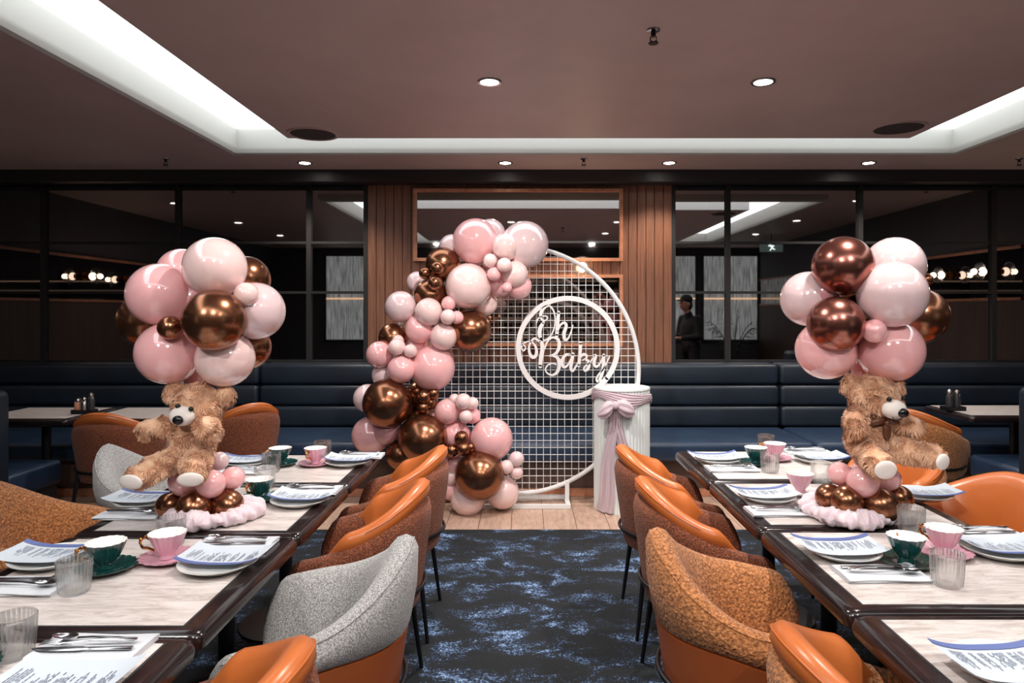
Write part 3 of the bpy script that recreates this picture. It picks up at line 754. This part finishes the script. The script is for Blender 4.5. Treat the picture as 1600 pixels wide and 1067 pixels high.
bear('tan teddy bear wearing a brown bow, on the right balloon centrepiece', 2.44,
 [(1357,682,33,38,.075,0),(1361,618,35,32,.078,.02),(1368,630,28,22,.052,.040),(1325,599,14,15,.022,.012),(1398,605,12,14,.022,.008),(1358,705,30,20,.06,.03)],
 [((1336,648,.03),(1322,652,.06),16,16),((1322,652,.06),(1324,663,.07),16,15),((1382,650,.03),(1400,657,.05),15,15),((1400,657,.05),(1412,662,.06),15,14),((1345,698,.03),(1340,706,.11),19,19),((1340,706,.11),(1339,712,.15),18,17),((1372,692,.03),(1402,698,.07),18,17),((1402,698,.07),(1430,700,.10),17,16)],
 (1373,633,18,14.5,.100), (1379,636.5,7,.134), [(1363,617.5,.113),(1385,616.5,.110)], [(1340.5,715,16.5,14,.188,0,.15),(1435,708,16,12,.142,.5,.0)],
 [(1379,640,.137),(1377,646,.132),(1369,647,.128),(1365,643,.122)], (1366,655,.085), 1358, 715)

# ------------------------------------------------------------------ dining tables
def make_table(name, label, x0, x1, y0, y1, group=None, frame=.062):
    cx, cy = (x0+x1)/2, (y0+y1)/2; hx, hy = (x1-x0)/2-.002, (y1-y0)/2-.0025
    t = thing(name, label, 'table', (cx, cy, 0), 0, group)
    m = MB()
    rad = .03
    def rr(hx_, hy_, r, z):
        out = []
        for sx, sy, a0 in ((1, 1, 0), (-1, 1, pi/2), (-1, -1, pi), (1, -1, 3*pi/2)):
            for k_ in range(6):
                a = a0+pi/2*k_/5; out.append((sx*(hx_-r)+r*cos(a), sy*(hy_-r)+r*sin(a), z))
        return out
    rows = [rr(hx-.012, hy-.012, rad, .700), rr(hx-.002, hy-.002, rad, .706), rr(hx, hy, rad, .718), rr(hx, hy, rad, .728), rr(hx-.004, hy-.004, rad, .740), rr(hx-.014, hy-.014, rad, .7475), rr(hx-.024, hy-.024, .02, .7485)]
    m.loft(rows)
    obj('table_edge', m, M_frame, t, angle=50)
    obj('table_top', MB().box(-hx+frame, hx-frame, -hy+.042, hy-.042, .735, .75), M_wood, t, smooth=False)
    obj('inlay_line', hole_slab(-hx+frame-.006, hx-frame+.006, -hy+.036, hy-.036, -hx+frame, hx-frame, -hy+.042, hy-.042, .735, .7492), M_black, t, smooth=False)
    obj('pedestal', MB().lathe([(.03, .03), (.03, .69), (.09, .70), (0, .70)], 20), M_blackmetal, t)
    obj('foot_plate', MB().lathe([(.21, .0125), (.21, .022), (.05, .034), (0, .034)], 32), M_blackmetal, t)
    return t
TL = [(.93, 1.583), (1.583, 2.284), (2.284, 2.936), (2.936, 3.58)]     # front to back, left row
TR = [(1.05, 1.70), (1.70, 2.348), (2.348, 2.998), (2.998, 3.67)]
ORD = ['nearest', 'second', 'third', 'farthest']
for i, (a, b) in enumerate(TL):
    make_table('dining_table', 'dark edged wood-top table, %s from the camera in the row left of aisle' % ORD[i], -1.53, -.75, a, b, 'dining tables in two rows')
for i, (a, b) in enumerate(TR):
    make_table('dining_table', 'dark edged wood-top table, %s from the camera in the row right of aisle' % ORD[i], .80, 1.58, a, b, 'dining tables in two rows')
make_table('dining_table', 'bare table before the navy banquette in the far left corner', -3.86, -3.16, 4.7, 5.32, 'bare corner tables', .03)
make_table('dining_table', 'bare table behind the left teddy bear, next to the corner table', -3.10, -2.36, 4.7, 5.32, 'bare corner tables', .03)
make_table('dining_table', 'bare table before the navy banquette in the far right corner', 3.17, 4.2, 4.85, 5.44, 'bare corner tables', .03)

# ------------------------------------------------------------------ chairs
def sstep(a, b, x):
    t = min(1, max(0, (x-a)/(b-a))); return t*t*(3-2*t)
def plan(s):
    W_, D_ = .272, .27; q = .66
    if abs(s) <= q:
        a = s/q*pi/2; return Vector((W_*sin(a), -D_*cos(a), 0)), Vector((sin(a), -cos(a), 0))
    t = (abs(s)-q)/(1-q); sg_ = 1 if s > 0 else -1
    return Vector((sg_*(W_-.012*t*t), .21*t, 0)), Vector((sg_, .05*t, 0)).normalized()
def end_round(s, d=.10): return d*(max(0, abs(s)-.86)/.14)**2.2
def hA_pad(s): return .848-.125*sstep(.02, .66, abs(s))
def hA_shell(s): return .775-.145*sstep(.12, .92, abs(s))-end_round(s)
def hB(s): return .862-.185*sstep(-.10, .62, abs(s))+.185*sstep(-.10, .62, 0)-.035*sstep(.5, 1, abs(s))-end_round(s, .09)
def chair_sections(sec, hf, lim=1.0, n=56, taper=0):
    rows = []
    for i in range(n+1):
        s = (-1+2*i/n)*lim; p, nr = plan(s); h = hf(s); row = []
        e = 1-taper*sstep(lim*.78, lim, abs(s))
        for nn, z in sec(h, s):
            if taper:
                cz = hA_shell(s)-.03; z = cz+(z-cz)*(e if z > cz else 1); nn = -.02+(nn+.02)*e
            k_ = .84+.16*min(1.05, (z-.36)/.46)
            q = p*k_ + nr*nn; row.append((q.x, q.y, z))
        rows.append(row)
    return rows
def secA_pad(h, s): return [(-.03,.42),(-.03,h-.095),(-.008,h-.078),(.012,h-.060),(.020,h-.036),(.014,h-.012),(-.004,h+.001),(-.026,h-.002),(-.046,h-.018),(-.060,h-.05),(-.078,h-.14),(-.086,h-.25),(-.082,.45),(-.06,.43)]
def secA_shell(h, s): return [(-.045,.385),(.014,.385),(.02,.40),(.026,.5),(.034,h-.10),(.033,h-.045),(.024,h-.014),(.004,h),(-.02,h-.004),(-.040,h-.025),(-.05,h-.07),(-.05,.43)]
def gB(s): return .075+.155*(1-sstep(0, .55, abs(s)))
def secB_pad(h, s):
    g_ = gB(s)
    return [(-.012,h-g_-.02),(.02,h-g_-.012),(.034,h-g_),(.042,h-g_*.6),(.036,h-.035),(.022,h-.008),(.0,h+.002),(-.024,h-.006),(-.044,h-.03),(-.062,h-.08),(-.078,h-.16),(-.078,.45),(-.03,.43)]
def secB_shell(h, s):
    g_ = gB(s)
    return [(-.018,.385),(.012,.385),(.018,.40),(.022,.5),(.030,h-g_-.012),(.0,h-g_-.006),(-.018,h-g_-.03)]
def make_chair(kind, label, loc, rotz, group):
    t = thing('tub_chair', label, 'chair', loc, rotz, group)
    outer, inner, seat = {'A': (M_rust, M_leather, M_brownfab), 'B': (M_leatherdk, M_tweed, M_tweed), 'C': (M_leatherdk, M_amber, M_amber), 'D': (M_amber, M_leather, M_amber), 'E': (M_amber, M_amber, M_amber)}[kind]
    a = kind in 'AD'
    obj('shell', MB().loft(chair_sections(secA_shell, hA_shell) if a else chair_sections(secB_shell, hB)), outer, t, angle=60, fixn=True)
    obj('inner_pad', MB().loft(chair_sections(secA_pad, hA_pad, .74, taper=.8) if a else chair_sections(secB_pad, hB)), inner, t, angle=60, fixn=True)
    pts = []
    for i in range(41):
        s = (-.5+1.0*i/40) if a else (-.9+1.8*i/40); p, nr = plan(s); h = hA_pad(s) if a else hB(s)
        dn, dz = (.0135, -.012) if a else (.022, -.008)
        kz = .84+.16*min(1.05, (h-.36)/.46); q = p*kz+nr*dn; pts.append((q.x, q.y, h+dz))
    obj('piping', MB().tube(pts, .0022, 6), inner, t)
    def srow(k_, z):
        r = []
        for i in range(40):
            g_ = 2*pi*i/40; c_, s_ = cos(g_), sin(g_)
            e = .62
            r.append((.205*k_*abs(c_)**e*(1 if c_ > 0 else -1), .02+.225*k_*abs(s_)**e*(1 if s_ > 0 else -1), z))
        return r
    obj('seat', MB().loft([srow(.9, .395), srow(.99, .405), srow(1, .43), srow(.985, .465), srow(.93, .482), srow(.8, .488), srow(.4, .491)]), seat, t, angle=70)
    obj('seat_frame', MB().loft([srow(.85, .36), srow(.92, .365), srow(.92, .395), srow(.85, .396)]), M_blackmetal, t)
    band_ = []
    for i in range(45):
        s = -.78+1.56*i/44; p, nr = plan(s); q = p*(.84+.16*(.10/.46))+nr*.034; band_.append((q.x, q.y, .46))
    obj('metal_band', MB().tube(band_, .008, 8), M_blackmetal, t)
    for sx in (-1, 1):
        obj('leg', MB().tube([(sx*.185, -.165, .46), (sx*.20, -.19, .30), (sx*.225, -.225, .012)], [.013, .012, .008], 8), M_blackmetal, t)
        obj('leg', MB().tube([(sx*.19, .17, .385), (sx*.20, .185, .28), (sx*.215, .21, .012)], [.013, .012, .008], 8), M_blackmetal, t)
    return t
LF = pi/2     # faces -X
RT = -pi/2    # faces +X
G = 'tub chairs at the set tables'
make_chair('A', 'rust tub chair with orange leather lining at the nearest table, left of aisle', (-.70, 1.31, 0), LF-.05, G)
make_chair('B', 'grey tweed tub chair with rust leather shell facing the left table row from aisle', (-.61, 1.93, 0), LF+.05, G)
make_chair('A', 'rust fabric tub chair with orange lining, between grey tweed chair and farthest chair', (-.655, 2.62, 0), LF, G)
make_chair('A', 'rust fabric tub chair with orange lining, nearest the balloon garland', (-.66, 3.28, 0), LF, G)
make_chair('D', 'orange leather lined tub chair at bottom edge, right of the aisle', (.80, 1.38, 0), RT+.05, G)
make_chair('C', 'amber boucle tub chair with rust leather shell facing the right table row', (.66, 1.98, 0), RT-.1, G)
make_chair('A', 'rust fabric tub chair with orange lining, behind the amber boucle chair', (.72, 2.66, 0), RT, G)
make_chair('A', 'rust fabric tub chair with orange lining, nearest the white plinth', (.73, 3.30, 0), RT, G)
make_chair('E', 'amber boucle tub chair cut by the left picture edge', (-1.83, 2.62, 0), RT, G)
make_chair('B', 'grey tweed tub chair behind the left teddy bear', (-1.72, 3.28, 0), RT+.05, G)
make_chair('D', 'orange leather lined amber chair at right of the right bear', (1.72, 2.66, 0), LF+.25, G)
make_chair('D', 'orange leather lined chair half hidden behind the right bear', (1.72, 3.34, 0), LF+.1, G)
make_chair('D', 'orange lined chair barely visible at the right picture edge', (1.86, 2.0, 0), LF, G)
G2 = 'tub chairs at the corner tables'
make_chair('A', 'brown tub chair seen from behind at the bare left corner table', (-2.72, 4.62, 0), 0, G2)
make_chair('A', 'brown tub chair turned sideways behind the left teddy bear', (-2.10, 5.0, 0), LF-.75, G2)
make_chair('D', 'amber boucle tub chair seen from behind, right of the right bear', (2.72, 4.72, 0), RT+.75, G2)

# ------------------------------------------------------------------ place settings
ZT = .7503
plate_me = MB().lathe([(0, .004), (.06, .004), (.065, 0), (.07, 0), (.085, .008), (.105, .018), (.111, .021), (.111, .024), (.104, .0225), (.08, .011), (.06, .009), (0, .009)], 48).mesh('plate', M_plate)
NR = 20
sau_p = [(0, .003), (.04, .003), (.043, 0), (.047, 0), (.06, .007), (.078, .015), (.080, .018), (.072, .016), (.05, .009), (.03, .008), (0, .008)]
sau_r = [0, 0, 0, 0, .01, .03, .035, .04, .03, 0, 0]
def saucer_mesh(m): return MB().lathe(sau_p, 120, rib=sau_r, nrib=NR).mesh('saucer', m, angle=60)
cup_o = [(.0, .002), (.022, .0), (.024, .004), (.019, .010), (.022, .016), (.034, .032), (.043, .052), (.052, .074), (.0535, .077)]
cup_i = [(.0535, .077), (.0515, .0765), (.042, .053), (.032, .033), (.018, .019), (0, .017)]
def cup_meshes(m):
    a = MB().lathe(cup_o, 96, rib=[0, 0, 0, 0, .01, .025, .03, .03, .03], nrib=16, capped=False).mesh('cup', m, angle=70)
    b = MB().lathe(cup_i, 96, rib=[.03, .03, .03, .025, 0, 0], nrib=16, capped=False).mesh('cup_lining', M_porc, angle=70)
    return a, b
CUPS = {'g': cup_meshes(M_green), 'p': cup_meshes(M_pinkcup)}
SAU = {'g': saucer_mesh(M_green), 'p': saucer_mesh(M_pinkcup), 'w': saucer_mesh(M_porc)}
hand_me = MB().tube(catmull([(.0475, 0, .061), (.058, 0, .070), (.072, 0, .058), (.066, 0, .040), (.052, 0, .036), (.034, 0, .026)], 5), .0042, 8).ell((.070, 0, .064), .006, 8, 6).mesh('handle', M_gold)
gl_p = [(0, .006), (.030, .006), (.033, .010), (.0385, .08), (.0400, .0895), (.0415, .0905), (.0425, .089), (.0405, .045), (.037, .006), (.033, .0), (0, .0)][::-1]
gl_r = [0, 0, .02, .03, .022, 0, 0, 0, 0, 0, 0]
glass_me = MB().lathe(gl_p, 168, rib=gl_r, nrib=28).mesh('tumbler', M_glass, angle=60)
# menu: gently curled sheet in the diner's frame (diner looks along +Y, band at the diner's left)
def curl(x, y): return .003+.010*abs(x/.12)**2.5+.006*abs(y/.085)**3
def sheet(x0, x1, y0, y1, dz, nx=10, ny=6):
    return MB().grid(lambda u, v_: (x0+(x1-x0)*u, y0+(y1-y0)*v_, curl(x0+(x1-x0)*u, y0+(y1-y0)*v_)+dz), nx, ny)
menu_me = sheet(-.075, .075, -.12, .12, 0, 12, 24)
menu_me = menu_me.mesh('menu', M_paper)
band_me = sheet(-.075, -.055, -.12, .12, .0016, 4, 24).mesh('header_band', M_band)
pm_ = MB(); rr_ = random.Random(4)
for col in range(5):
    for ln in range(7):
        if rr_.random() < .12: continue
        y = -.095+col*.042+ln*.0048; xl = -.042; L_ = rr_.uniform(.045, .075)
        nseg = 6
        for q in range(nseg):
            if rr_.random() < .12: continue
            x0 = xl+L_*q/nseg; x1 = x0+L_/nseg*.85
            pm_.grid(lambda u, v_, x0=x0, x1=x1, y=y: (x0+(x1-x0)*u, y+.0018*v_, curl(x0+(x1-x0)*u, y)+.0018), 1, 1)
print_me = pm_.mesh('printed_lines', M_ink, smooth=False)
# napkin folded in a rectangle
def nap(u, v_):
    x = -.055+.11*u; y = -.115+.23*v_
    return (x*(1+.04*sin(v_*5)), y, .013+.003*sin(u*6+v_*4))
nm = MB(); 
def nap_box(z0, z1, dx, sk):
    rows = []
    for i in range(13):
        v_ = i/12; y = -.115+.23*v_; o = dx+.003*sin(v_*7+sk)
        rows.append([(-.056+o, y, z0), (.056+o, y, z0), (.058+o, y, (z0+z1)/2), (.055+o, y, z1-.0005), (0+o, y, z1+.0015*sin(v_*5+sk)), (-.055+o, y, z1), (-.058+o, y, (z0+z1)/2)])
    nm.loft(rows)
nap_box(0, .006, 0, 0); nap_box(.0062, .012, .004, 2)
napkin_me = nm.mesh('napkin', M_linen, angle=60, fixn=True)
def flat_piece(outline, bend, th=.0022):
    # outline list of (y, halfwidth); along y
    rows = []
    for y, w_ in outline:
        z = bend(y); rows.append([(-w_, y, z), (-w_*.5, y, z-.0008), (w_*.5, y, z-.0008), (w_, y, z), (w_*.6, y, z+th), (-w_*.6, y, z+th)])
    return MB().loft(rows)
hb_ = lambda y: .004+.006*max(0, 1-abs(y+.03)/.06)
hnd = [(-.10, .005), (-.098, .0065), (-.06, .0045), (0, .003), (.035, .0032)]
def fork_mb():
    m = flat_piece(hnd+[(.05, .009), (.062, .012)], hb_)
    for k_ in range(4):
        x = -.0102+.0068*k_
        m.tube([(x, .060, .006), (x, .080, .009), (x, .098, .006)], [.0017, .0016, .0008], 6)
    return m
fork_me = fork_mb().mesh('fork', M_steel, angle=60, fixn=True)
spoon_mb = flat_piece(hnd, hb_).grid(lambda u, v_: ((.016*sin(pi*min(.999, max(.001, v_)))**.6)*cos(pi*(1-u)), .033+.062*v_, .009-.007*(1-(2*u-1)**2)*sin(pi*v_)), 10, 12)
spoon_me = spoon_mb.mesh('spoon', M_steel, angle=70)
knife_me = flat_piece([(-.11, .006), (-.108, .008), (-.02, .006), (-.01, .0045), (.0, .009), (.06, .010), (.09, .007), (.105, .001)], lambda y: .004).mesh('knife', M_steel, angle=60, fixn=True)

def one(name, me, label, cat, x, y, z, rz, group):
    return tag(link(name, me, None, (x, y, z), (0, 0, rz)), label, cat, group)
def where(side, row): return '%s table %s of aisle' % (ORD[row], side)
def setting(side, row, aisle, plate=None, napk=None, cup=None, glass=None, sauc=None, hang=0.0, order=0):
    """side 'left'/'right' row of tables; aisle=True for the seat on the aisle side"""
    wh = where(side, row); seat = 'aisle side' if aisle else 'outer side'
    faceL = (side == 'left') == aisle            # diner looks towards -X
    rz = pi/2 if faceL else -pi/2
    jit = random.uniform(-.06, .06)
    if plate:
        x, y = plate
        one('plate', plate_me, 'pale stoneware plate under a menu, %s of %s' % (seat, wh), 'plate', x, y, ZT, 0, 'plates on the set tables')
        sgn = -1 if faceL else 1
        m = one('menu_card', menu_me, 'printed menu with blue band lying on plate, %s of %s' % (seat, wh), 'menu', x-sgn*.012, y+(.022 if side == 'left' and aisle else 0), ZT+.0215, rz+jit, 'menus on the plates')
        link('header_band', band_me, m); link('printed_lines', print_me, m)['kind'] = 'stuff'
    if napk:
        x, y = napk
        n_ = one('napkin', napkin_me, 'folded white napkin under cutlery, %s of %s' % (seat, wh), 'napkin', x, y, ZT, rz+jit*.6, 'folded napkins')
        sgn = -1 if faceL else 1
        items = (('knife', knife_me, -.022, .01, .04), ('spoon', spoon_me, .018, .01, -.06), ('fork', fork_me, -.002, .005, .12))
        for i, (nm_, me_, dx, dy, da) in enumerate(items):
            v_ = Vector((dx, dy, 0)); v_.rotate(Matrix.Rotation(rz, 3, 'Z'))
            one(nm_, me_, 'polished steel %s on folded napkin, %s of %s' % (nm_, seat, wh), nm_, x+v_.x, y+v_.y, ZT+.0135+(.003*i), rz+da+jit*.6, nm_+'s on the napkins')
    if cup:
        col, x, y = cup; cn = {'g': 'dark teal', 'p': 'pink'}[col]
        s = one('saucer', SAU[sauc or col], '%s fluted saucer under teacup, %s of %s' % ('clear white' if sauc else cn, seat, wh), 'saucer', x, y, ZT, 0, 'saucers')
        c = one('teacup', CUPS[col][0], '%s fluted teacup on saucer, %s of %s' % (cn, seat, wh), 'teacup', x, y, ZT+.0085, 0, 'teacups')
        link('cup_lining', CUPS[col][1], c); link('handle', hand_me, c, rot=(0, 0, hang))
    if glass:
        x, y = glass
        one('tumbler', glass_me, 'clear ribbed glass tumbler, %s of %s' % (seat, wh), 'tumbler', x, y, ZT, 0, 'ribbed tumblers')
Lf = radians(200)
# left row, front to back
setting('left', 0, True, (-.91, 1.315), T(144, 1018), ('g', -1.17, 1.40), T(22, 1026), hang=radians(80))
setting('left', 1, True, T(342, 887), T(370, 853), ('p', -1.07, 2.045), T(268, 852), hang=Lf)
setting('left', 1, False, (-1.405, 2.03), T(38, 919), ('g', -1.205, 1.965), T(116, 926), hang=radians(215))
setting('left', 2, True, T(469, 787), T(487, 768), ('g', *T(406, 782)), T(414, 763), hang=radians(250))
setting('left', 2, False, T(228, 788), T(209, 806))
setting('left', 3, True, T(544, 726), T(563, 714), ('p', *T(493, 727)), T(504, 717), hang=radians(250))
setting('left', 3, False, T(387, 726), T(384, 738), ('g', *T(438, 727)), T(424, 738), hang=radians(220))
# right row
setting('right', 0, True, (1.0, 1.40), None)
setting('right', 1, True, T(1316, 868), T(1374, 899), ('g', 1.125, 2.015), T(1480, 915), hang=radians(90))
setting('right', 1, False, T(1562, 866), T(1534, 836), ('p', 1.282, 2.09), T(1424, 834), hang=radians(120))
setting('right', 2, True, T(1198, 781), T(1217, 801), ('p', *T(1250, 772)), None, sauc='w', hang=radians(100))
setting('right', 2, False, T(1440, 778), None, None, T(1283, 754))
setting('right', 3, True, T(1121, 722), T(1143, 734), ('g', 1.123, 3.32), T(1203, 738), hang=radians(60))
setting('right', 3, False, T(1278, 722), T(1259, 707), ('p', 1.252, 3.42), T(1197, 706), hang=radians(150))

# ------------------------------------------------------------------ condiments on the corner tables
def caddy(x, y, label):
    t = thing('condiment_caddy', label, 'caddy', (x, y, .7503))
    obj('tray', MB().box(-.075, .075, -.04, .04, 0, .006).box(-.075, .075, -.04, -.034, .006, .03).box(-.075, .075, .034, .04, .006, .03).box(-.075, -.069, -.034, .034, .006, .03).box(.069, .075, -.034, .034, .006, .03), M_blackmetal, t, smooth=False)
    return t
def bottle(x, y, z, h, r, body, lid, label, nm_='pepper_mill'):
    t = thing(nm_, label, 'condiment', (x, y, z))
    obj('jar', MB().lathe([(0, 0), (r, 0), (r*1.02, h*.1), (r, h*.6), (r*.8, h*.7), (0, h*.7)], 20), body, t)
    obj('lid', MB().lathe([(0, h*.7), (r*.82, h*.7), (r*.9, h*.78), (r*.7, h*.92), (0, h)], 20), lid, t)
xl, yl = T(132, 646); xr, yr = T(1489, 641)
caddy(xl, yl, 'black condiment tray on the bare left corner table'); caddy(xr, yr, 'black condiment tray on the bare right corner table')
bottle(xl-.045, yl, .7565, .11, .026, M_copper, M_chrome, 'small copper and silver shaker on left condiment tray', 'salt_shaker')
bottle(xl+.005, yl-.008, .7565, .12, .024, M_chrome, M_chrome, 'silver shaker in the middle of left condiment tray', 'salt_shaker')
bottle(xl+.050, yl, .7565, .15, .022, M_black, M_chrome, 'black pepper mill on left condiment tray')
bottle(xr-.026, yr, .7565, .155, .025, M_black, M_chrome, 'black pepper mill on right condiment tray, left one')
bottle(xr+.030, yr, .7565, .15, .025, M_black, M_chrome, 'black pepper mill on right condiment tray, right one')
